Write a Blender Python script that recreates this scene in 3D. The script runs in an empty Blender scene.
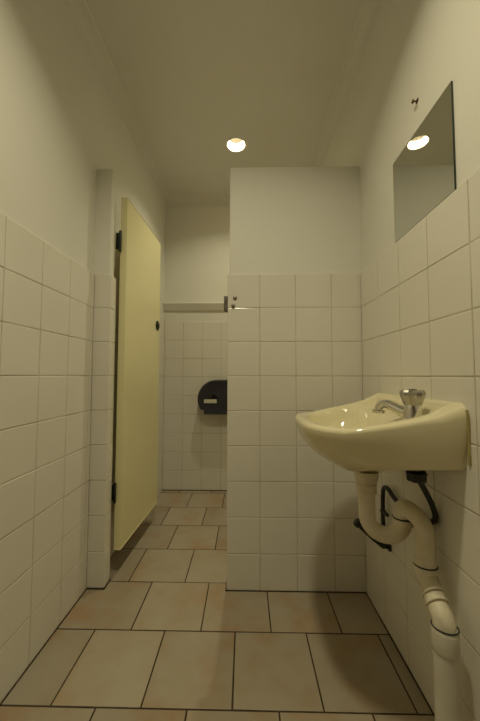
import bpy, bmesh, math, random
from mathutils import Vector, Matrix
random.seed(7)
PI = math.pi
col = bpy.context.scene.collection

# ------------------------------------------------------------------ helpers
def link(o, parent=None):
    col.objects.link(o)
    if parent is not None:
        o.parent = parent
        o.matrix_parent_inverse = Matrix.Translation(-Vector(parent.location))
    return o

def build(name, bm, mats, parent=None, smooth=False, origin=None):
    """one mesh object; vertices are given in world metres"""
    if not isinstance(mats, (list, tuple)): mats = [mats]
    bmesh.ops.recalc_face_normals(bm, faces=bm.faces[:])
    me = bpy.data.meshes.new(name)
    if origin is not None:
        bmesh.ops.translate(bm, vec=-Vector(origin), verts=bm.verts[:])
    bm.to_mesh(me); bm.free()
    for m in mats: me.materials.append(m)
    if smooth:
        for p in me.polygons: p.use_smooth = True
        try: me.set_sharp_from_angle(angle=math.radians(smooth if smooth is not True else 40))
        except Exception: pass
    o = bpy.data.objects.new(name, me)
    if origin is not None: o.location = origin
    return link(o, parent)

def tag(o, label=None, cat=None, group=None, kind=None):
    if label: o['label'] = label
    if cat: o['category'] = cat
    if group: o['group'] = group
    if kind: o['kind'] = kind
    return o

def thing(name, loc, label, cat, group=None, kind=None):
    o = bpy.data.objects.new(name, None); o.empty_display_size = .05
    o.location = loc
    link(o)
    return tag(o, label, cat, group, kind)

def box(bm, lo, hi, bev=0, mi=0, seg=2):
    r = bmesh.ops.create_cube(bm, size=1)
    vs = r['verts']
    for v in vs:
        v.co = Vector([lo[i] + (v.co[i] + .5) * (hi[i] - lo[i]) for i in range(3)])
    fs = list({f for v in vs for f in v.link_faces})
    for f in fs: f.material_index = mi
    if bev:
        es = list({e for v in vs for e in v.link_edges})
        bmesh.ops.bevel(bm, geom=es, offset=bev, segments=seg, profile=.5, affect='EDGES')
    return bm

def lathe(bm, prof, base, axis=(0, 0, 1), n=24, mi=0):
    """prof: list of (radius, height) along axis from base"""
    ax = Vector(axis).normalized()
    s = ax.orthogonal().normalized(); t = ax.cross(s)
    base = Vector(base); rings = []
    for r, hgt in prof:
        c = base + ax * hgt
        if r < 1e-6: rings.append([bm.verts.new(c)])
        else: rings.append([bm.verts.new(c + (s * math.cos(2*PI*k/n) + t * math.sin(2*PI*k/n)) * r) for k in range(n)])
    for A, B in zip(rings, rings[1:]):
        for k in range(n):
            q = [A[k % len(A)], A[(k+1) % len(A)], B[(k+1) % len(B)], B[k % len(B)]]
            u = []
            for v in q:
                if v not in u: u.append(v)
            if len(u) >= 3:
                f = bm.faces.new(u); f.material_index = mi
    for R, rev in ((rings[0], True), (rings[-1], False)):
        if len(R) > 1:
            f = bm.faces.new(R[::-1] if rev else R); f.material_index = mi
    return bm

def catmull(pts, sub=8):
    P = [Vector(p) for p in pts]; out = []
    for i in range(len(P)-1):
        p0 = P[max(i-1, 0)]; p1 = P[i]; p2 = P[i+1]; p3 = P[min(i+2, len(P)-1)]
        for k in range(sub):
            t = k / sub
            out.append(.5*((2*p1)+(p2-p0)*t+(2*p0-5*p1+4*p2-p3)*t*t+(3*p1-p0-3*p2+p3)*t**3))
    out.append(P[-1]); return out

def tube(bm, pts, rad, n=16, mi=0):
    """swept tube with closed ends; rad number or list"""
    P = [Vector(p) for p in pts]
    R = rad if isinstance(rad, (list, tuple)) else [rad]*len(P)
    tang = []
    for i in range(len(P)):
        a = P[max(i-1, 0)]; b = P[min(i+1, len(P)-1)]
        tang.append((b-a).normalized())
    nrm = tang[0].orthogonal().normalized(); rings = []
    for i, p in enumerate(P):
        nrm = (nrm - tang[i]*nrm.dot(tang[i])).normalized()
        bi = tang[i].cross(nrm)
        rings.append([bm.verts.new(p + (nrm*math.cos(2*PI*k/n)+bi*math.sin(2*PI*k/n))*R[i]) for k in range(n)])
    for A, B in zip(rings, rings[1:]):
        for k in range(n):
            f = bm.faces.new([A[k], A[(k+1) % n], B[(k+1) % n], B[k]]); f.material_index = mi
    bm.faces.new(rings[0][::-1]).material_index = mi; bm.faces.new(rings[-1]).material_index = mi
    return bm

def torus(bm, c, axis, R, r, n=28, m=8):
    ax = Vector(axis).normalized(); s = ax.orthogonal().normalized(); t = ax.cross(s); c = Vector(c)
    rings = []
    for k in range(n):
        d = s*math.cos(2*PI*k/n)+t*math.sin(2*PI*k/n)
        rings.append([bm.verts.new(c+d*(R+r*math.cos(2*PI*j/m))+ax*r*math.sin(2*PI*j/m)) for j in range(m)])
    for k in range(n):
        A, B = rings[k], rings[(k+1) % n]
        for j in range(m): bm.faces.new([A[j], A[(j+1) % m], B[(j+1) % m], B[j]])
    return bm

# ------------------------------------------------------------------ materials
def mat(name, color, rough=.5, metal=0, spec=.5, noise=None, bump=None, coat=0, trans=0, ior=None):
    """noise=(scale, colour2, amount, detail)   bump=(scale, strength, distance)"""
    m = bpy.data.materials.new(name); m.use_nodes = True
    nt = m.node_tree; b = nt.nodes['Principled BSDF']
    b.inputs['Base Color'].default_value = (*color, 1); b.inputs['Roughness'].default_value = rough
    b.inputs['Metallic'].default_value = metal; b.inputs['Specular IOR Level'].default_value = spec
    b.inputs['Coat Weight'].default_value = coat; b.inputs['Transmission Weight'].default_value = trans
    if ior: b.inputs['IOR'].default_value = ior
    tc = nt.nodes.new('ShaderNodeTexCoord')
    if noise:
        nz = nt.nodes.new('ShaderNodeTexNoise'); nz.inputs['Scale'].default_value = noise[0]; nz.inputs['Detail'].default_value = noise[3]
        nt.links.new(tc.outputs['Object'], nz.inputs['Vector'])
        mr = nt.nodes.new('ShaderNodeMapRange'); mr.inputs[1].default_value = .42; mr.inputs[2].default_value = .68
        mr.inputs[4].default_value = noise[2]
        nt.links.new(nz.outputs['Fac'], mr.inputs[0])
        mx = nt.nodes.new('ShaderNodeMix'); mx.data_type = 'RGBA'
        mx.inputs[6].default_value = (*color, 1); mx.inputs[7].default_value = (*noise[1], 1)
        nt.links.new(mr.outputs[0], mx.inputs[0]); nt.links.new(mx.outputs[2], b.inputs['Base Color'])
    if bump:
        n2 = nt.nodes.new('ShaderNodeTexNoise'); n2.inputs['Scale'].default_value = bump[0]; n2.inputs['Detail'].default_value = 4
        nt.links.new(tc.outputs['Object'], n2.inputs['Vector'])
        bp = nt.nodes.new('ShaderNodeBump'); bp.inputs['Strength'].default_value = bump[1]; bp.inputs['Distance'].default_value = bump[2]
        nt.links.new(n2.outputs['Fac'], bp.inputs['Height']); nt.links.new(bp.outputs['Normal'], b.inputs['Normal'])
    return m

def tile_floor_mat():
    """beige ceramic with rust-brown clouds; every tile has its own shade (stored per-face attribute)"""
    m = mat('floor_ceramic', (.40, .31, .19), rough=.34, spec=.45)
    nt = m.node_tree; b = nt.nodes['Principled BSDF']
    at = nt.nodes.new('ShaderNodeAttribute'); at.attribute_name = 'tile_id'
    tc = nt.nodes.new('ShaderNodeTexCoord')
    ad = nt.nodes.new('ShaderNodeVectorMath'); ad.operation = 'ADD'
    sc = nt.nodes.new('ShaderNodeVectorMath'); sc.operation = 'SCALE'; sc.inputs['Scale'].default_value = 9
    nt.links.new(at.outputs['Color'], sc.inputs[0])
    nt.links.new(tc.outputs['Object'], ad.inputs[0]); nt.links.new(sc.outputs[0], ad.inputs[1])
    nz = nt.nodes.new('ShaderNodeTexNoise'); nz.inputs['Scale'].default_value = 5.5; nz.inputs['Detail'].default_value = 3; nz.inputs['Roughness'].default_value = .6
    nt.links.new(ad.outputs[0], nz.inputs['Vector'])
    cr = nt.nodes.new('ShaderNodeValToRGB'); e = cr.color_ramp.elements
    e[0].position = .36; e[0].color = (.385, .335, .255, 1); e[1].position = .69; e[1].color = (.36, .245, .145, 1)
    x = cr.color_ramp.elements.new(.52); x.color = (.365, .305, .22, 1)
    nt.links.new(nz.outputs['Fac'], cr.inputs['Fac'])
    hv = nt.nodes.new('ShaderNodeHueSaturation')
    sp = nt.nodes.new('ShaderNodeSeparateColor'); nt.links.new(at.outputs['Color'], sp.inputs[0])
    mr = nt.nodes.new('ShaderNodeMapRange'); mr.inputs[3].default_value = .86; mr.inputs[4].default_value = 1.08
    nt.links.new(sp.outputs[0], mr.inputs[0]); nt.links.new(mr.outputs[0], hv.inputs['Value'])
    nt.links.new(cr.outputs['Color'], hv.inputs['Color']); nt.links.new(hv.outputs['Color'], b.inputs['Base Color'])
    n2 = nt.nodes.new('ShaderNodeTexNoise'); n2.inputs['Scale'].default_value = 60; n2.inputs['Detail'].default_value = 3
    nt.links.new(tc.outputs['Object'], n2.inputs['Vector'])
    bp = nt.nodes.new('ShaderNodeBump'); bp.inputs['Strength'].default_value = .12; bp.inputs['Distance'].default_value = .002
    nt.links.new(n2.outputs['Fac'], bp.inputs['Height']); nt.links.new(bp.outputs['Normal'], b.inputs['Normal'])
    return m

M = {}
M['plaster'] = mat('painted_plaster', (.76, .745, .69), .62, spec=.3, noise=(2.2, (.72, .70, .635), .6, 4), bump=(38, .16, .004))
M['ceiling'] = mat('ceiling_paint', (.74, .725, .67), .75, spec=.2, noise=(1.7, (.68, .655, .585), .8, 5), bump=(24, .14, .004))
M['tile'] = mat('glazed_wall_tile', (.76, .735, .67), .19, spec=.5, noise=(3, (.73, .70, .63), .6, 3), bump=(7, .10, .006))
M['grout'] = mat('wall_grout', (.58, .54, .45), .9, spec=.1, noise=(9, (.42, .37, .28), .8, 4))
M['floor_tile'] = tile_floor_mat()
M['floor_grout'] = mat('floor_grout', (.075, .055, .035), .95, spec=.1, noise=(20, (.03, .022, .015), .8, 4))
M['door'] = mat('door_paint', (.82, .765, .465), .30, spec=.45, noise=(2.5, (.79, .73, .435), .6, 3), bump=(12, .06, .004))
M['china'] = mat('cream_vitreous_china', (.76, .69, .47), .10, spec=.5, coat=.3)
M['sealant'] = mat('old_sealant', (.42, .36, .16), .6, noise=(40, (.28, .22, .08), .8, 3))
M['chrome'] = mat('chrome', (.72, .70, .66), .12, metal=1)
M['acrylic'] = mat('grey_plated_knob', (.46, .44, .40), .20, metal=.85)
M['pvc'] = mat('yellowed_pvc', (.76, .71, .58), .36, spec=.4, noise=(14, (.62, .54, .36), .8, 4))
M['pvc_dirty'] = mat('grimy_pvc', (.72, .66, .51), .42, spec=.35, noise=(22, (.30, .25, .17), .6, 5))
M['pipe_paint'] = mat('painted_waste_pipe', (.66, .63, .55), .5, spec=.3, noise=(10, (.55, .51, .42), .7, 4))
M['black_rubber'] = mat('black_rubber', (.018, .018, .018), .42, spec=.4, noise=(50, (.035, .033, .03), .6, 3))
M['dark_plastic'] = mat('dispenser_plastic', (.030, .030, .040), .30, spec=.5, bump=(60, .04, .001))
M['smoke_window'] = mat('dispenser_window', (.006, .006, .008), .12, spec=.5)
M['label'] = mat('label_strip', (.62, .60, .50), .5, noise=(60, (.5, .47, .38), .5, 2))
M['mirror'] = mat('mirror_silver', (.70, .715, .68), .015, metal=1)
M['glass_edge'] = mat('mirror_edge_glass', (.016, .03, .022), .12, spec=.6)
M['steel'] = mat('worn_steel', (.34, .31, .26), .38, metal=1, noise=(40, (.14, .12, .09), .8, 4))
M['dark_metal'] = mat('dark_hinge_metal', (.045, .06, .05), .40, metal=.8, noise=(50, (.02, .02, .018), .7, 3))
M['rust'] = mat('rusty_screw', (.10, .065, .035), .6, metal=.5, noise=(90, (.20, .10, .04), .8, 3))
M['streak'] = mat('rust_streak', (.52, .44, .31), .7, noise=(80, (.40, .31, .19), .8, 3))
M['white_trim'] = mat('white_enamel', (.82, .80, .74), .35, noise=(12, (.78, .75, .67), .5, 2))
M['lamp_cap'] = mat('lamp_reflector', (.80, .66, .36), .35, noise=(30, (.72, .57, .28), .5, 2))

def emit(name, color, strength):
    m = bpy.data.materials.new(name); m.use_nodes = True
    b = m.node_tree.nodes['Principled BSDF']
    b.inputs['Base Color'].default_value = (*color, 1)
    b.inputs['Emission Color'].default_value = (*color, 1); b.inputs['Emission Strength'].default_value = strength
    return m
LAMP = (1.0, .91, .61)
M['lamp_glow'] = emit('lamp_ring_glow', LAMP, 9)
M['lamp_dim'] = emit('lamp_cap_glow', (1.0, .84, .50), .62)
M['lamp_dim'].node_tree.nodes['Principled BSDF'].inputs['Base Color'].default_value = (.03, .022, .01, 1)
M['lamp_dim'].node_tree.nodes['Principled BSDF'].inputs['Specular IOR Level'].default_value = .05
M['lamp_dim'].node_tree.nodes['Principled BSDF'].inputs['Roughness'].default_value = .8

# ------------------------------------------------------------------ room dimensions (metres)
XL, XR = -.6695, .5015          # tiled faces of the side walls
XSL = -.651                     # tiled face of the wall inside the cubicle
YF, YP, YB = -2.0, 1.301, 2.391 # wall behind the camera, cubicle front, back wall
PT = .060                       # thickness of the cubicle front
XP, XPL = -.079, -.597          # doorway edges
TU, TV = .156, .14953           # wall tile pitch
TZ = 9*TV                       # top of the tiling
PH = 1.838                      # height of cubicle front
H = 2.345                        # ceiling
TT = .008                       # tile thickness

def tiles(bm, O, U, V, N, us, vs, gap=.0022, bev=.0022, depth=TT, tilt=.00035, mi=0, gm=1, ids=None):
    """a panel of separate glazed tiles on a grout bed. us / vs are joint positions along U / V from O."""
    O, U, V, N = Vector(O), Vector(U), Vector(V), Vector(N)
    rec = .0014
    u0, u1, v0, v1 = us[0], us[-1], vs[0], vs[-1]
    b = [bm.verts.new(O+U*a+V*c+N*d) for d in (-depth, -rec) for a, c in ((u0+.0012, v0), (u1-.0012, v0), (u1-.0012, v1-.0012), (u0+.0012, v1-.0012))]
    for q in ((4, 5, 6, 7), (0, 1, 5, 4), (1, 2, 6, 5), (2, 3, 7, 6), (3, 0, 4, 7)):
        bm.faces.new([b[i] for i in q]).material_index = gm
    for i in range(len(us)-1):
        for j in range(len(vs)-1):
            a0, a1, c0, c1 = us[i]+gap/2, us[i+1]-gap/2, vs[j]+gap/2, vs[j+1]-gap/2
            if a1-a0 < .004 or c1-c0 < .004: continue
            k = [random.uniform(-tilt, tilt) for _ in range(3)]
            ring = []
            for off, ins in ((-depth, 0), (-bev*.8, 0), (-bev*.25, bev*.35), (0, bev)):
                r = []
                for s, t in ((0, 0), (1, 0), (1, 1), (0, 1)):
                    a = (a0+ins) if s == 0 else (a1-ins); c = (c0+ins) if t == 0 else (c1-ins)
                    dn = 0 if off == -depth else k[0]+k[1]*(s-.5)*2+k[2]*(t-.5)*2
                    r.append(bm.verts.new(O+U*a+V*c+N*(off+dn-.0004)))
                ring.append(r)
            fs = []
            for A, B in zip(ring, ring[1:]):
                for q in range(4): fs.append(bm.faces.new([A[q], A[(q+1) % 4], B[(q+1) % 4], B[q]]))
            fs.append(bm.faces.new(ring[-1]))
            for f in fs: f.material_index = mi
            if ids is not None:
                c = (random.random(), random.random(), random.random(), 1)
                for f in fs:
                    for l in f.loops: l[ids] = c
    return bm

def joints(start, lo, hi, pitch, least=.006):
    """sorted joint positions between lo and hi on the grid start + k*pitch"""
    k = math.ceil((lo-start)/pitch - 1e-6); r = [lo]
    while start+k*pitch < hi-1e-6:
        x = start+k*pitch
        if x-r[-1] > least: r.append(x)
        elif len(r) == 1: pass
        k += 1
    r.append(hi); return r
VS = [k*TV for k in range(10)]

def struct(name, bm, m, label, cat, parent=None, smooth=False):
    return tag(build(name, bm, m, parent, smooth), label, cat, kind='structure')

# floor ------------------------------------------------------------
bm = bmesh.new(); ids = bm.loops.layers.float_color.new('tile_id')
FS, FY, fa, fb = .24788, .85324, -.5313, -.6528
yrow = joints(FY, YF, YB+.02, FS)
box(bm, (XL-.14, YF-.1, -.08), (XR+.14, YB+.12, -.0012), mi=1)
k0 = None
for i in range(len(yrow)-1):
    mid = (yrow[i]+yrow[i+1])/2
    n = math.floor((mid-FY)/FS)
    st = (fa + (.02 if n >= 2 else 0)) if n % 2 == 0 else fb
    tiles(bm, (0, yrow[i], 0), (1, 0, 0), (0, 1, 0), (0, 0, 1), joints(st, XL-.008, XR+.008, FS, .04), [0, yrow[i+1]-yrow[i]], gap=.0042, bev=.0014, depth=.006, tilt=.0003, ids=ids)
for lo, hi in (((XL-.003, YF, -.001), (XL+.003, YP, .003)), ((XR-.003, YF, -.001), (XR+.003, YP, .003)), ((XP-.004, YP-.003, -.001), (XR, YP+.003, .003)), ((XP-.0045, YP-.004, -.001), (XP+.003, YP+PT, .0042)),
               ((XL, YP-.0045, -.001), (XPL+.004, YP+.003, .0042)), ((XPL-.003, YP-.004, -.001), (XPL+.0045, YP+PT, .0042)), ((XSL-.004, YB-.0045, -.001), (XR, YB+.003, .0042))):
    box(bm, lo, hi, mi=1)
# the bed faces laid by tiles() sit just under the tile tops
struct('floor', bm, [M['floor_tile'], M['floor_grout']], 'beige brown-clouded square ceramic floor tiles with dark grout lines', 'floor')

# ceiling ------------------------------------------------------------
LX, LY, LR = -.060, 1.812, .055       # the recessed light
bm = bmesh.new()
n = 32
outer = [(XL-.14, YF-.1), (XR+.14, YF-.1), (XR+.14, YB+.12), (XL-.14, YB+.12)]
# ceiling slab with a round hole for the light: square collar around the hole, then four strips
sq = .09
def quad(pts): bm.faces.new([bm.verts.new(p) for p in pts])
ring = [(LX+LR*math.cos(2*PI*k/n), LY+LR*math.sin(2*PI*k/n)) for k in range(n)]
def onsq(k):
    a = 2*PI*k/n; c, s = math.cos(a), math.sin(a); f = sq/max(abs(c), abs(s)); return (LX+f*c, LY+f*s)
for k in range(n):
    a, b = ring[k], ring[(k+1) % n]; c, d = onsq(k+1), onsq(k)
    quad([(*a, H), (*b, H), (*c, H), (*d, H)])
x0, x1, y0, y1 = XL-.14, XR+.14, YF-.1, YB+.12
for p in ((x0, y0, x1, LY-sq), (x0, LY+sq, x1, y1), (x0, LY-sq, LX-sq, LY+sq), (LX+sq, LY-sq, x1, LY+sq)):
    quad([(p[0], p[1], H), (p[2], p[1], H), (p[2], p[3], H), (p[0], p[3], H)])
quad([(x0, y0, H+.12), (x1, y0, H+.12), (x1, y1, H+.12), (x0, y1, H+.12)])
for a, b in (((x0, y0), (x1, y0)), ((x1, y0), (x1, y1)), ((x1, y1), (x0, y1)), ((x0, y1), (x0, y0))):
    quad([(*a, H), (*b, H), (*b, H+.12), (*a, H+.12)])
bmesh.ops.remove_doubles(bm, verts=bm.verts[:], dist=1e-5)
struct('ceiling', bm, M['ceiling'], 'dim off-white painted ceiling with faint water marks', 'ceiling')

# walls ------------------------------------------------------------
bm = bmesh.new(); box(bm, (XL-.14, YF-.1, -.08), (XL-TT, YP+PT-.008, H))
lo_, hi_ = [], []
xs0, xs1 = XL-TT, XSL-TT
pl = [(xs0, YP+PT-.008), (xs1, YB), (xs1, YB+.12), (XL-.14, YB+.12), (XL-.14, YP+PT-.008)]
A_ = [bm.verts.new((*p, -.08)) for p in pl]; B_ = [bm.verts.new((*p, H)) for p in pl]
for i in range(5): bm.faces.new([A_[i], A_[(i+1) % 5], B_[(i+1) % 5], B_[i]])
bm.faces.new(A_[::-1]); bm.faces.new(B_)
wl = struct('wall_left', bm, M['plaster'], 'left wall, cream plaster above white square tiles', 'wall')
bm = bmesh.new()
tiles(bm, (XL, 0, 0), (0, 1, 0), (0, 0, 1), (1, 0, 0), joints(.80808, YF, YP, TU), VS)
sk = Vector((XSL-XL, YB-YP-PT, 0)); skl = sk.length; sk.normalize()
tiles(bm, (XL, YP+PT, 0), sk, (0, 0, 1), (sk.y, -sk.x, 0), joints(skl-.004-9*TU, 0, skl, TU), VS)
build('wall_tiles', bm, [M['tile'], M['grout']], wl)

bm = bmesh.new(); box(bm, (XR+TT, YF-.1, -.08), (XR+.14, YB+.12, H))
wr = struct('wall_right', bm, M['plaster'], 'right wall, cream plaster above white square tiles, behind the basin', 'wall')
bm = bmesh.new()
tiles(bm, (XR, 0, 0), (0, 1, 0), (0, 0, 1), (-1, 0, 0), joints(.66854, YF, YP, TU), VS)
tiles(bm, (XR, 0, 0), (0, 1, 0), (0, 0, 1), (-1, 0, 0), joints(YB-.004-9*TU, YP+PT, YB, TU), VS)
build('wall_tiles', bm, [M['tile'], M['grout']], wr)

bm = bmesh.new(); box(bm, (XSL-TT, YB+TT, -.08), (XR+TT, YB+.12, H))
wb = struct('wall_back', bm, M['plaster'], 'back wall of the cubicle, cream plaster above white square tiles', 'wall')
bm = bmesh.new()
tiles(bm, (0, YB, 0), (1, 0, 0), (0, 0, 1), (0, -1, 0), joints(XSL, XSL-.003, XR+.003, TU*.975), [k*TV*.988 for k in range(10)])
build('wall_tiles', bm, [M['tile'], M['grout']], wb)

bm = bmesh.new(); box(bm, (XL-TT, YF-.1, -.08), (XR+TT, YF-TT, H))
wf = struct('wall_front', bm, M['plaster'], 'wall at the near end of the room, cream plaster above tiles', 'wall')
bm = bmesh.new()
tiles(bm, (0, YF, 0), (1, 0, 0), (0, 0, 1), (0, 1, 0), joints(XL, XL, XR, TU), VS)
build('wall_tiles', bm, [M['tile'], M['grout']], wf)

# cubicle front: low partition on the right, pier on the left
PJ = .06209
bm = bmesh.new(); box(bm, (XP+TT, YP+TT, 0), (XR+TT+.003, YP+PT-TT, PH), bev=.004)
wp = struct('wall_partition', bm, M['plaster'], 'low cubicle partition behind the basin, white tiles below a plain plaster top', 'wall')
bm = bmesh.new()
tiles(bm, (0, YP, 0), (1, 0, 0), (0, 0, 1), (0, -1, 0), joints(PJ, XP, XR+.003, TU), VS)
tiles(bm, (0, YP+PT, 0), (1, 0, 0), (0, 0, 1), (0, 1, 0), joints(PJ, XP, XR+.003, TU), VS)
tiles(bm, (XP, YP, 0), (0, 1, 0), (0, 0, 1), (-1, 0, 0), [.001, PT-.001], VS)
build('wall_tiles', bm, [M['tile'], M['grout']], wp)

bm = bmesh.new(); box(bm, (XL-TT-.003, YP+TT, 0), (XPL-TT, YP+PT-TT, PH), bev=.004)
wq = struct('wall_pier', bm, M['plaster'], 'narrow pier left of the yellow door, tiles below plaster', 'wall')
bm = bmesh.new()
tiles(bm, (0, YP, 0), (1, 0, 0), (0, 0, 1), (0, -1, 0), [XL-.003, XPL], VS)
tiles(bm, (XPL, YP, 0), (0, 1, 0), (0, 0, 1), (1, 0, 0), [.001, PT-.001], VS)
build('wall_tiles', bm, [M['tile'], M['grout']], wq)

# cornices: small coves between wall and ceiling
def cove(name, p0, p1, inward, label):
    bm = bmesh.new(); p0, p1, w = Vector(p0), Vector(p1), Vector(inward)
    prof = [(0, 0), (0, -.058)] + [(.004+.050*(1-math.cos(a)), -.054+.050*math.sin(a)) for a in [PI/2*k/6 for k in range(7)]] + [(.058, 0)]
    A = [bm.verts.new(p0+w*a+Vector((0, 0, z))) for a, z in prof]; B = [bm.verts.new(p1+w*a+Vector((0, 0, z))) for a, z in prof]
    for k in range(len(prof)):
        bm.faces.new([A[k], A[(k+1) % len(prof)], B[(k+1) % len(prof)], B[k]])
    bm.faces.new(A[::-1]); bm.faces.new(B)
    struct(name, bm, M['ceiling'], label, 'trim')
cove('trim_1', (XL-TT, YF, H), (XL-TT, YB+TT, H), (1, 0, 0), 'cream cornice along the top of the left wall')
cove('trim_2', (XR+TT, YF, H), (XR+TT, YB+TT, H), (-1, 0, 0), 'cream cornice along the top of the right wall')
cove('trim_3', (XL, YB+TT, H), (XR, YB+TT, H), (0, -1, 0), 'cream cornice along the top of the back wall')

bm = bmesh.new(); box(bm, (.088, 1.35, H-.0022), (.094, YB+TT-.05, H+.002), bev=.0008)
struct('trim_5', bm, M['ceiling'], 'faint joint strip in the ceiling above the partition', 'trim')

# rail across the back wall
bm = bmesh.new()
pf = [(YB+TT+.001, 1.480), (YB+TT-.033, 1.480), (YB+TT-.036, 1.476), (YB+TT-.034, 1.470), (YB+TT-.013, 1.424), (YB+TT-.010, 1.421), (YB+TT+.001, 1.421)]
A_ = [bm.verts.new((XSL-TT+.001, *p)) for p in pf]; B_ = [bm.verts.new((XR+TT-.001, *p)) for p in pf]
for i in range(len(pf)): bm.faces.new([A_[i], A_[(i+1) % len(pf)], B_[(i+1) % len(pf)], B_[i]])
bm.faces.new(A_[::-1]); bm.faces.new(B_)
struct('trim_4', bm, M['plaster'], 'cream rail across the back wall just above the tiles', 'trim')

# ------------------------------------------------------------------ door
hinge = Vector((-.562, 1.376, 0)); far = Vector((-.546, 1.874, 0))
d = (far-hinge).normalized(); nrm = Vector((d.y, -d.x, 0))     # nrm points into the room (+x)
door = thing('door_1', (-.575, 1.376, 0), 'pale yellow cubicle door standing open against the left wall', 'door', kind='structure')
def dbox(bm, s0, s1, t0, t1, z0, z1, bev=0):
    box(bm, (0, 0, 0), (1, 1, 1)); vs = bm.verts[-8:]
    lo = (s0, t0, z0); hi = (s1, t1, z1)
    for v in vs:
        s, t, z = [lo[i]+v.co[i]*(hi[i]-lo[i]) for i in range(3)]
        v.co = hinge+d*s+nrm*t+Vector((0, 0, z))
    if bev:
        es = list({e for v in vs for e in v.link_edges})
        bmesh.ops.bevel(bm, geom=es, offset=bev, segments=2, profile=.5, affect='EDGES')
bm = bmesh.new(); dbox(bm, 0, .498, -.027, 0, .118, 1.742, .002)
build('door_leaf', bm, M['door'], door)
for zc, hh in ((1.527, .095), (.37, .085)):
    bm = bmesh.new()
    hx, hy = XPL+.0090, 1.3670
    lathe(bm, [(0, -.004), (.0045, -.002), (.0062, 0), (.0062, hh*.30), (.0056, hh*.305), (.0062, hh*.31), (.0062, hh*.69), (.0056, hh*.695), (.0062, hh*.70), (.0062, hh), (.0045, hh+.003), (0, hh+.006)], (hx, hy, zc-hh/2), n=14)
    box(bm, (XPL-TT+.0002, hy-.0060, zc-hh*.42), (XPL-TT+.0016, hy, zc+hh*.42))
    box(bm, (XPL-TT+.0002, hy-.001, zc-hh*.42), (hx, hy+.001, zc+hh*.42))
    tag(build('hinge', bm, M['dark_metal'], door, smooth=30), 'upper dark hinge' if zc > 1 else 'lower dark hinge')
bm = bmesh.new()
lc = hinge+d*.462+Vector((0, 0, 1.207))
lathe(bm, [(0, -.0005), (.029, -.0005), (.031, .002), (.028, .005), (.017, .006), (.0165, .010), (0, .011)], lc, nrm, n=22)
lk = build('door_lock', bm, M['dark_metal'], door, smooth=30)
bm = bmesh.new()
box(bm, (-.0022, -.0085, 0), (.0022, .0085, .004))
R = Matrix((( nrm.cross(Vector((0,0,1))).x, 0, nrm.x, lc.x+nrm.x*.0105), (nrm.cross(Vector((0,0,1))).y, 0, nrm.y, lc.y+nrm.y*.0105), (0, 1, 0, lc.z), (0, 0, 0, 1)))
bmesh.ops.transform(bm, matrix=R, verts=bm.verts[:])
o = build('lock_slot', bm, M['steel'], lk)

# latch keeper on the partition edge ------------------------------------------------------------
lt = thing('latch_keeper', (XP, YP, 1.217), 'small worn metal latch keeper with two bolts on the partition edge', 'latch')
bm = bmesh.new()
box(bm, (XP-.0030, YP+.002, 1.184), (XP-.0002, YP+PT-.012, 1.250), bev=.0008)
box(bm, (XP-.0165, YP+.004, 1.184), (XP-.0030, YP+.008, 1.250), bev=.0012)
box(bm, (XP-.0165, YP+.028, 1.184), (XP-.0030, YP+.032, 1.250), bev=.0012)
box(bm, (XP-.0165, YP+.004, 1.184), (XP-.0135, YP+.032, 1.250), bev=.0012)
build('keeper_plate', bm, M['steel'], lt)
for x, z in ((-.0465, 1.2385), (-.0540, 1.2040)):
    bm = bmesh.new()
    lathe(bm, [(0, -.0005), (.0088, -.0005), (.0090, .0015), (.0076, .0045), (.0040, .0065), (0, .007)], (x, YP, z), (0, -1, 0), n=18)
    build('bolt', bm, M['steel'], lt, smooth=60)

# ------------------------------------------------------------------ mirror
mz0, mz1, my0, my1 = TZ+.0006, 1.624, .712, 1.004
mr = thing('wall_mirror', (XR+TT, (my0+my1)/2, mz0), 'frameless square mirror resting on the tile ledge of the right wall', 'mirror')
bm = bmesh.new(); box(bm, (XR+TT-.0050, my0, mz0), (XR+TT-.0005, my1, mz1), bev=.0005, seg=1)
build('glass_pane', bm, M['glass_edge'], mr)
bm = bmesh.new(); box(bm, (XR+TT-.0053, my0+.0008, mz0+.0008), (XR+TT-.0049, my1-.0008, mz1-.0008))
build('mirror_face', bm, M['mirror'], mr)

# rusty screw above the mirror
sc_ = thing('wall_screw', (XR+TT, .862, 1.715), 'small rusty screw in the right wall above the mirror', 'screw')
bm = bmesh.new()
lathe(bm, [(.0022, -.004), (.0022, .010), (.0058, .011), (.0062, .0125), (.0045, .0145), (0, .015)], (XR+TT, .862, 1.715), (-1, .10, -.04), n=14)
build('screw_shank', bm, M['rust'], sc_, smooth=30)
bm = bmesh.new()
lathe(bm, [(.0075, -.001), (.0075, .0004), (.006, .0012), (0, .0014)], (XR+TT, .862, 1.715), (-1, 0, 0), n=16)
build('wall_plug', bm, M['rust'], sc_)
bm = bmesh.new(); box(bm, (XR+TT-.0004, .8600, 1.690), (XR+TT+.0004, .8628, 1.710))
build('stain_streak', bm, M['streak'], sc_)

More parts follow.
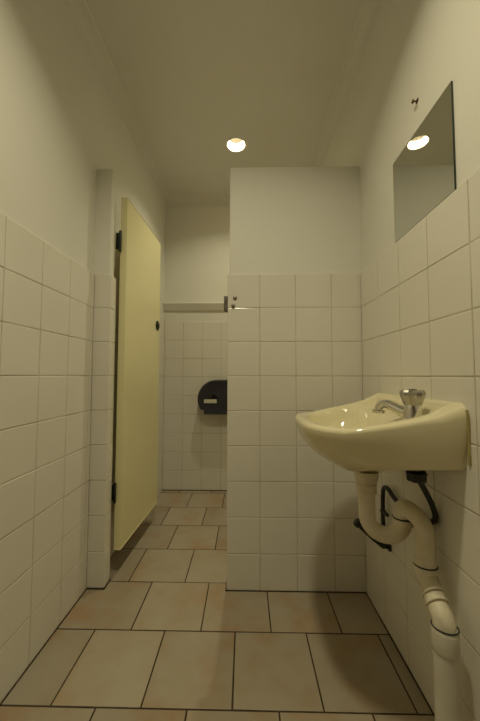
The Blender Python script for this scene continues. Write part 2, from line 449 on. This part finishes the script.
# ------------------------------------------------------------------ recessed light
rl = thing('recessed_ceiling_light', (LX, LY, H), 'small round recessed ceiling light glowing above the cubicle', 'light')
bm = bmesh.new()
lathe(bm, [(LR-.001, .0005), (LR-.001, -.0015), (LR+.001, -.004), (LR+.008, -.003), (LR+.010, .0), ], (LX, LY, H), n=36)
for f in [f for f in bm.faces if len(f.verts) > 4]: bm.faces.remove(f)
build('trim_ring', bm, M['white_trim'], rl, smooth=40)
bm = bmesh.new()
lathe(bm, [(LR-.0012, -.001), (LR-.003, .022), (LR-.006, .046)], (LX, LY, H), n=36)
for f in [f for f in bm.faces if len(f.verts) > 4]: bm.faces.remove(f)
build('reflector', bm, M['lamp_glow'], rl, smooth=40)
bm = bmesh.new()
lathe(bm, [(LR-.005, .047), (LR-.012, .052), (0, .055)], (LX, LY, H), n=36)
for f in [f for f in bm.faces if len(f.verts) > 4]: bm.faces.remove(f)
build('lamp_face', bm, M['lamp_dim'], rl, smooth=40)

# ------------------------------------------------------------------ toilet paper dispenser
DX, DZ, DR, DY0, DY1 = -.2195, .721, .1455, YB, 2.268
dp = thing('toilet_paper_dispenser', (DX, YB, DZ), 'black round-ended jumbo toilet paper dispenser on the back wall, half behind the partition', 'dispenser')
DW = .115
def outline(r, k):
    a0 = math.asin(-.083/r)
    right_ = [(DW+r*math.cos(a), r*math.sin(a)) for a in [a0+(PI/2-a0)*i/20 for i in range(21)]]
    left_ = [(r*math.cos(a), r*math.sin(a)) for a in [PI/2+(PI/2-a0)*i/20 for i in range(21)]]
    return right_+left_+[(-.099*k, -.085*k), (-.096*k, -.1155*k), (DW+.096*k, -.1155*k), (DW+.099*k, -.085*k)]
bm = bmesh.new(); rings = []
for y, k in ((DY1+.100, 1.0), (DY1+.022, 1.0), (DY1+.007, .985), (DY1+.001, .950), (DY1, .90), (DY1+.002, .86), (DY1+.002, .30)):
    rings.append([bm.verts.new((DX+x*1, y, DZ+z)) for x, z in [(DW/2+(p[0]-DW/2)*k, p[1]*k) for p in outline(DR, 1)]])
for A, B in zip(rings, rings[1:]):
    for i in range(len(A)): bm.faces.new([A[i], A[(i+1) % len(A)], B[(i+1) % len(B)], B[i]])
bm.faces.new(rings[0][::-1]); bm.faces.new(rings[-1])
build('cover', bm, M['dark_plastic'], dp, smooth=35)
bm = bmesh.new(); ra = []
for y, k in ((YB-.0005, .965), (DY1+.1005, .965)):
    ra.append([bm.verts.new((DX+DW/2+(x-DW/2)*k, y, DZ+z*k)) for x, z in outline(DR, 1)])
for i in range(len(ra[0])): bm.faces.new([ra[0][i], ra[0][(i+1) % len(ra[0])], ra[1][(i+1) % len(ra[1])], ra[1][i]])
bm.faces.new(ra[0][::-1]); bm.faces.new(ra[1])
build('back_plate', bm, M['dark_plastic'], dp, smooth=35)
bm = bmesh.new(); lathe(bm, [(.038, 0), (.038, .003), (.034, .005), (0, .0055)], (-.247, DY1+.003, .727), (0, -1, 0), n=28)
build('roll_window', bm, M['smoke_window'], dp, smooth=30)
bm = bmesh.new(); box(bm, (-.312, DY1-.0045, .691), (-.217, DY1+.003, .719), bev=.0015)
build('label_strip', bm, M['label'], dp)

# ------------------------------------------------------------------ washbasin
BC = .912                        # centre of the basin along the wall
def bpt(a, b, z): return (XR-a, BC+b, z)
def rimz(a):
    return .838-.067*min(max(a/.27, 0), 1)**.62
def d_outline(A, B, n=64, e=3.4):
    out = []
    for i in range(n+1):
        t = -PI/2+PI*i/n
        c, s = math.cos(t), math.sin(t)
        out.append((A*abs(c)**(2/e), B*math.copysign(abs(s)**(2/e), s)))
    return out
ws = thing('washbasin', bpt(0, 0, .61), 'cream wall-hung washbasin with rounded front on the right wall', 'washbasin')
A0, B0 = .344, .222
bm = bmesh.new(); rings = []
def ring_from(A, B, zf):
    return [bm.verts.new(bpt(a, b, zf(a, b, i))) for i, (a, b) in enumerate(d_outline(A, B))]
rim = d_outline(A0, B0)
# inner surface first (centre -> rim), then lip, then the outer hull
CA, CB = .165, 0.0
def smooth(a, b, x):
    t = min(max((x-a)/(b-a), 0), 1); return t*t*(3-2*t)
def inner(a, b, r, zr):
    e = ((a-.195)/.128)**2+(b/.185)**2
    bowl = .652+.125*min(e, 1.15)**1.15
    deck = .787
    F = min(bowl, deck)
    if e > 1: F = deck
    F = min(F, zr-.004)
    w = smooth(.70, .905, r)
    return F+(zr-F)*w
rs = [.06, .15, .25, .35, .45, .55, .64, .68, .72, .75, .78, .80, .82, .84, .86, .88, .895]
cen = bm.verts.new(bpt(CA+.03, CB, .652)); rings = []
for r in rs:
    R_ = []
    for a, b in rim:
        aa, bb = CA+(a-CA)*r, CB+(b-CB)*r
        R_.append(bm.verts.new(bpt(aa, bb, inner(aa, bb, r, rimz(a)-.0005))))
    rings.append(R_)
def hullz(a, b, i, ph):
    zr = rimz(rim[i][0])-fil(rim[i][0]); z = zr+(.613-zr)*math.sin(ph)
    return max(z, .6125+.345*abs(b)) if ph > .2 else z
def fil(a): return .012+.020*math.exp(-(a/.07)**2)       # rounded lip, fuller beside the wall
for q in (15, 30, 45, 60, 75, 90):
    qr = math.radians(q)
    rings.append([bm.verts.new(bpt(max(a-fil(a)*.9*(1-math.sin(qr))*(a/A0), 0), b-math.copysign(fil(a)*.9*(1-math.sin(qr))*min(1, abs(b)/B0), b), rimz(a)-fil(a)*(1-math.cos(qr)))) for a, b in rim])
for deg in (7, 14, 21, 28, 35, 42, 49, 56, 63, 70, 77, 83, 88):
    ph = math.radians(deg); c = math.cos(ph)
    rings.append([bm.verts.new(bpt(a, b, hullz(a, b, i, ph))) for i, (a, b) in enumerate(d_outline(.070+(A0-.070)*c**1.0, .075+(B0-.075)*c**.42, e=3.4-1.2*math.sin(ph)))])
for A, B in zip(rings, rings[1:]):
    for i in range(len(A)-1): bm.faces.new([A[i], A[i+1], B[i+1], B[i]])
for i in range(len(rings[0])-1): bm.faces.new([cen, rings[0][i], rings[0][i+1]])
# back: close the inner ring ends and the back of the hull
loop = [R_[0] for R_ in rings]; loop2 = [R_[-1] for R_ in rings]
for k in range(len(rings)-1): bm.faces.new([loop[k], loop[k+1], loop2[k+1], loop2[k]])
bm.faces.new([cen, loop[0], loop2[0]])
bm.faces.new(rings[-1])
basin = build('basin_bowl', bm, M['china'], ws, smooth=50)
# sealant beads down both ends of the back edge
for sgn in (-1, 1):
    bm = bmesh.new()
    tube(bm, catmull([bpt(.0005, sgn*(B0+.001), .700), bpt(.0005, sgn*(B0+.001), .75), bpt(.0005, sgn*(B0+.001), .800), bpt(.0005, sgn*(B0-.004), .822)], 5), .0040, 8)
    build('sealant_bead', bm, M['sealant'], ws, smooth=True)
bm = bmesh.new(); lathe(bm, [(.0, -.006), (.022, -.006), (.024, .0025), (.020, .0045), (.017, .002), (0, .001)], bpt(.195, 0, .653), n=22)
build('drain_fitting', bm, M['chrome'], ws, smooth=40)

# ------------------------------------------------------------------ tap
TX, TY, TZ0 = .4285, .782, .7865
tp = thing('basin_tap', (TX, TY, TZ0), 'chrome pillar tap with faceted grey knob on the cream washbasin', 'tap')
bm = bmesh.new()
lathe(bm, [(.026, 0), (.0265, .003), (.0235, .006), (.0225, .012), (.0215, .026), (.0195, .034), (.0175, .040), (.0100, .042), (.0100, .046)], (TX, TY, TZ0), n=26)
build('tap_body', bm, M['chrome'], tp, smooth=35)
sd = Vector((-.052, .078, 0)).normalized()
sp = [Vector((TX, TY, TZ0+.020))+sd*s+Vector((0, 0, z)) for s, z in ((.004, -.004), (.026, -.001), (.050, .008), (.068, .015), (.083, .014), (.092, .005), (.094, -.007))]
bm = bmesh.new(); pp = catmull(sp, 6); tube(bm, pp, [.0172-.0060*min(1, i/(len(pp)*.55)) for i in range(len(pp))], 16)
spout = build('spout', bm, M['chrome'], tp, smooth=50)
bm = bmesh.new(); e = sp[-1]
lathe(bm, [(.0115, .005), (.0180, .003), (.0185, -.002), (.0170, -.005), (.006, -.0055)], e, n=22)
build('aerator', bm, M['chrome'], spout, smooth=35)
bm = bmesh.new()
# eight-sided, fluted knob, narrower at the foot
n = 16
kn = [(.0170, .036), (.0205, .038), (.0245, .050), (.0292, .063), (.0298, .071), (.0255, .0765), (0, .0770)]
rg = []
for r, z in kn:
    if r == 0: rg.append([bm.verts.new((TX, TY, TZ0+z))]*n); continue
    rg.append([bm.verts.new((TX+r*(1 if k % 2 == 0 else .86)*math.cos(2*PI*k/n+.3), TY+r*(1 if k % 2 == 0 else .86)*math.sin(2*PI*k/n+.3), TZ0+z)) for k in range(n)])
for A, B in zip(rg, rg[1:]):
    for k in range(n):
        q = []
        for v in (A[k], A[(k+1) % n], B[(k+1) % n], B[k]):
            if v not in q: q.append(v)
        bm.faces.new(q)
bm.faces.new(rg[0][::-1])
knob = build('knob', bm, M['acrylic'], tp)
bm = bmesh.new(); lathe(bm, [(.010, 0), (.0105, .0018), (.008, .003), (0, .0034)], (TX, TY, TZ0+.0772), n=18)
build('knob_cap', bm, M['chrome'], knob, smooth=30)
# nut under the basin
bm = bmesh.new(); lathe(bm, [(.0215, .0), (.0240, .003), (.0240, .017), (.0255, .018), (.0255, .022), (.0085, .023), (.0085, .042)], (TX+.004, TY, .634), n=8)
tag(build('back_nut', bm, M['black_rubber'], tp), 'black nut under the basin')

# ------------------------------------------------------------------ waste trap
wt = thing('waste_trap', (.352, .90, 0), 'yellowed plastic waste trap and floor pipe under the washbasin', 'pipe')
PX, PY_ = .354, .902
bm = bmesh.new()
lathe(bm, [(.0345, .622), (.0345, .609), (.0325, .604), (.0305, .594), (.0245, .589), (.0245, .585)], (PX, PY_, 0), n=28)
build('basin_outlet', bm, M['pvc'], wt, smooth=40)
bm = bmesh.new()
R_ = .0290
prof = [(.0235, .586), (.0285, .585), (.0285, .582), (.0272, .580), (.0268, .566), (.0280, .564), (.0280, .560), (.0235, .558)]
lathe(bm, prof, (PX, PY_, 0), n=24)
for k in range(20):
    a = 2*PI*k/20; c, s = math.cos(a), math.sin(a)
    tube(bm, [(PX+c*.0270, PY_+s*.0270, .581), (PX+c*.0266, PY_+s*.0266, .566)], .0015, 5)
build('collar_nut', bm, M['pvc'], wt, smooth=40)
pr_ = .0226
L1 = Vector((PX, PY_, 0)); L2 = Vector((.4385, .866, 0)); mid = (L1+L2)/2; rad = (L2-L1).length/2; u = (L2-L1).normalized()
zc = .494
path = [Vector((PX, PY_, .565)), Vector((PX, PY_, .52)), Vector((PX, PY_, .505))]
path += [mid-u*rad*math.cos(a)+Vector((0, 0, zc-rad*math.sin(a))) for a in [PI*k/18 for k in range(19)]]
path += [Vector((L2.x, L2.y, .498)), Vector((L2.x, L2.y, .503))]
bm = bmesh.new(); tube(bm, path, pr_, 22)
build('trap_bend', bm, M['pvc'], wt, smooth=50)
bm = bmesh.new(); lathe(bm, [(.0242, .486), (.0268, .488), (.0272, .501), (.0262, .5035), (.023, .504)], (L2.x, L2.y, 0), n=26)
build('joint_collar', bm, M['pvc'], wt, smooth=40)
bm = bmesh.new(); torus(bm, (L2.x, L2.y, .5055), (0, 0, 1), .0248, .0016)
tag(build('seal_ring', bm, M['black_rubber'], wt, smooth=True), 'black rubber ring')
L3 = Vector((.4580, .797, 0)); m2 = (L2+L3)/2; r2 = (L3-L2).length/2; u2 = (L3-L2).normalized()
def lerp_(t, z): p = L2.lerp(L3, t); return (p.x, p.y, z)
path = catmull([lerp_(0, .507), lerp_(0, .517), lerp_(.10, .531), lerp_(.48, .533), lerp_(.86, .522), lerp_(1, .497), lerp_(1, .45), lerp_(1, .405)], 6)
nP = len(path)
bm = bmesh.new(); tube(bm, path, [.0246-.0030*min(1, max(0, i/nP-.30)/.25) for i in range(nP)], 22)
build('elbow', bm, M['pvc'], wt, smooth=50)
bm = bmesh.new(); lathe(bm, [(.0216, .440), (.0240, .438), (.0245, .432), (.0250, .424), (.0275, .420), (.0275, .395), (.0235, .390)], (L3.x, L3.y, 0), n=26)
build('pipe_socket', bm, M['pvc'], wt, smooth=40)
bm = bmesh.new(); torus(bm, (L3.x, L3.y, .4195), (0, .10, 1), .0265, .0019)
tag(build('seal_ring', bm, M['black_rubber'], wt, smooth=True), 'black rubber ring')
FP = Vector((.4485, .712, 0))
off = catmull([(L3.x, L3.y, .425), (L3.x, L3.y-.004, .400), (L3.x-.001, L3.y-.028, .380), (FP.x+.001, FP.y+.034, .366), (FP.x, FP.y+.006, .350), (FP.x, FP.y, .325), (FP.x, FP.y, .300)], 6)
bm = bmesh.new(); tube(bm, off, .0232, 22)
build('offset_bend', bm, M['pvc_dirty'], wt, smooth=50)
bm = bmesh.new()
torus(bm, (.4520, .756, .3755), (.0, -.85, -.40), .0240, .0024); torus(bm, (.4495, .738, .3670), (.0, -.85, -.45), .0240, .0024)
build('bend_ribs', bm, M['pvc_dirty'], wt, smooth=50)
bm = bmesh.new(); lathe(bm, [(.0235, .338), (.0265, .335), (.0275, .328), (.0275, .292), (.0262, .287), (.0238, .285)], (*FP.xy, 0), n=28)
build('pipe_socket', bm, M['pipe_paint'], wt, smooth=40)
bm = bmesh.new(); torus(bm, (*FP.xy, .3370), (0, .10, 1), .0258, .0016)
tag(build('seal_ring', bm, M['black_rubber'], wt, smooth=True), 'black rubber ring')
bm = bmesh.new(); lathe(bm, [(.0245, 0), (.0245, .30)], (*FP.xy, 0), n=30)
build('floor_pipe', bm, M['pipe_paint'], wt, smooth=50)

# ------------------------------------------------------------------ water supply: valve and hose
sv = thing('water_supply_hose', (XR, 1.085, .30), 'thin black water hose with wall valve behind the waste trap', 'hose')
bm = bmesh.new()
lathe(bm, [(.0, -.001), (.018, -.001), (.017, .003), (.009, .005), (.009, .022), (.0, .024)], (XR, 1.088, .306), (-1, 0, 0), n=18)
tube(bm, [(XR-.018, 1.088, .306), (.448, 1.094, .333), (.405, 1.102, .371)], .0105, 12)
lathe(bm, [(.008, 0), (.0095, .002), (.0095, .018), (.006, .020)], (XR-.018, 1.088, .310), (0, 0, 1), n=12)
valve = build('wall_valve', bm, M['dark_metal'], sv, smooth=40)
bm = bmesh.new(); lathe(bm, [(.0, 0), (.012, .001), (.0155, .004), (.0155, .016), (.012, .020), (0, .021)], (.407, 1.1015, .369), (-.62, .11, .60), n=10)
build('valve_handle', bm, M['black_rubber'], valve, smooth=30)
hp = catmull([(.4835, 1.088, .325), (.4835, 1.090, .40), (.4835, 1.088, .470), (.4835, 1.080, .505), (.4845, 1.055, .516), (.488, 1.02, .500), (.4900, .96, .486), (.4900, .90, .490), (.4915, .84, .505), (.4915, .806, .528), (.483, .799, .560), (.463, .792, .598), (.4380, .784, .640)], 8)
bm = bmesh.new(); tube(bm, hp, .0072, 12)
build('hose', bm, M['black_rubber'], sv, smooth=60)
bm = bmesh.new(); lathe(bm, [(.0, -.003), (.0095, -.003), (.0095, .003), (0, .003)], (.4835, 1.090, .425), (0, 0, 1), n=12)
tube(bm, [(.4835, 1.088, .425), (.4835, 1.055, .425)], .006, 10)
build('hose_clip', bm, M['black_rubber'], sv, smooth=40)

# ------------------------------------------------------------------ camera
P, YW, RO = .0499, -.0184, .0017
cp, s_p, cy, sy, cr, sr = math.cos(P), math.sin(P), math.cos(YW), math.sin(YW), math.cos(RO), math.sin(RO)
fwd = Vector((sy*cp, cy*cp, s_p)); right = Vector((cy, -sy, 0)); up = right.cross(fwd)
r2v = right*cr+up*sr; u2v = up*cr-right*sr
cam = bpy.data.cameras.new('camera'); co = bpy.data.objects.new('camera', cam); col.objects.link(co)
co.matrix_world = Matrix(((r2v.x, u2v.x, -fwd.x, 0), (r2v.y, u2v.y, -fwd.y, 0), (r2v.z, u2v.z, -fwd.z, .89926), (0, 0, 0, 1)))
cam.sensor_fit = 'HORIZONTAL'; cam.sensor_width = 36; cam.lens = 36*300.18/480
cam.clip_start = .02
bpy.context.scene.camera = co

# ------------------------------------------------------------------ lights
def lamp(name, loc, size, power, spread):
    l = bpy.data.lights.new(name, 'AREA'); l.shape = 'DISK'; l.size = size; l.energy = power; l.color = LAMP
    l.spread = spread
    o = bpy.data.objects.new(name, l); o.location = loc; col.objects.link(o)
    return o
lamp('room_downlight', (-.06, .46, H-.004), .11, 6.7, math.radians(126))
lamp('cubicle_downlight', (LX, LY-.030, H+.028), .026, 4.0, math.radians(130))

w = bpy.data.worlds.new('world'); bpy.context.scene.world = w; w.use_nodes = True
w.node_tree.nodes['Background'].inputs[0].default_value = (0, 0, 0, 1)
w.node_tree.nodes['Background'].inputs[1].default_value = 0
sc = bpy.context.scene
sc.view_settings.view_transform = 'Standard'; sc.view_settings.look = 'None'
sc.view_settings.gamma = 1; sc.view_settings.exposure = 0; sc.view_settings.use_curve_mapping = False
sc.cycles.max_bounces = 14; sc.cycles.diffuse_bounces = 10; sc.cycles.glossy_bounces = 6
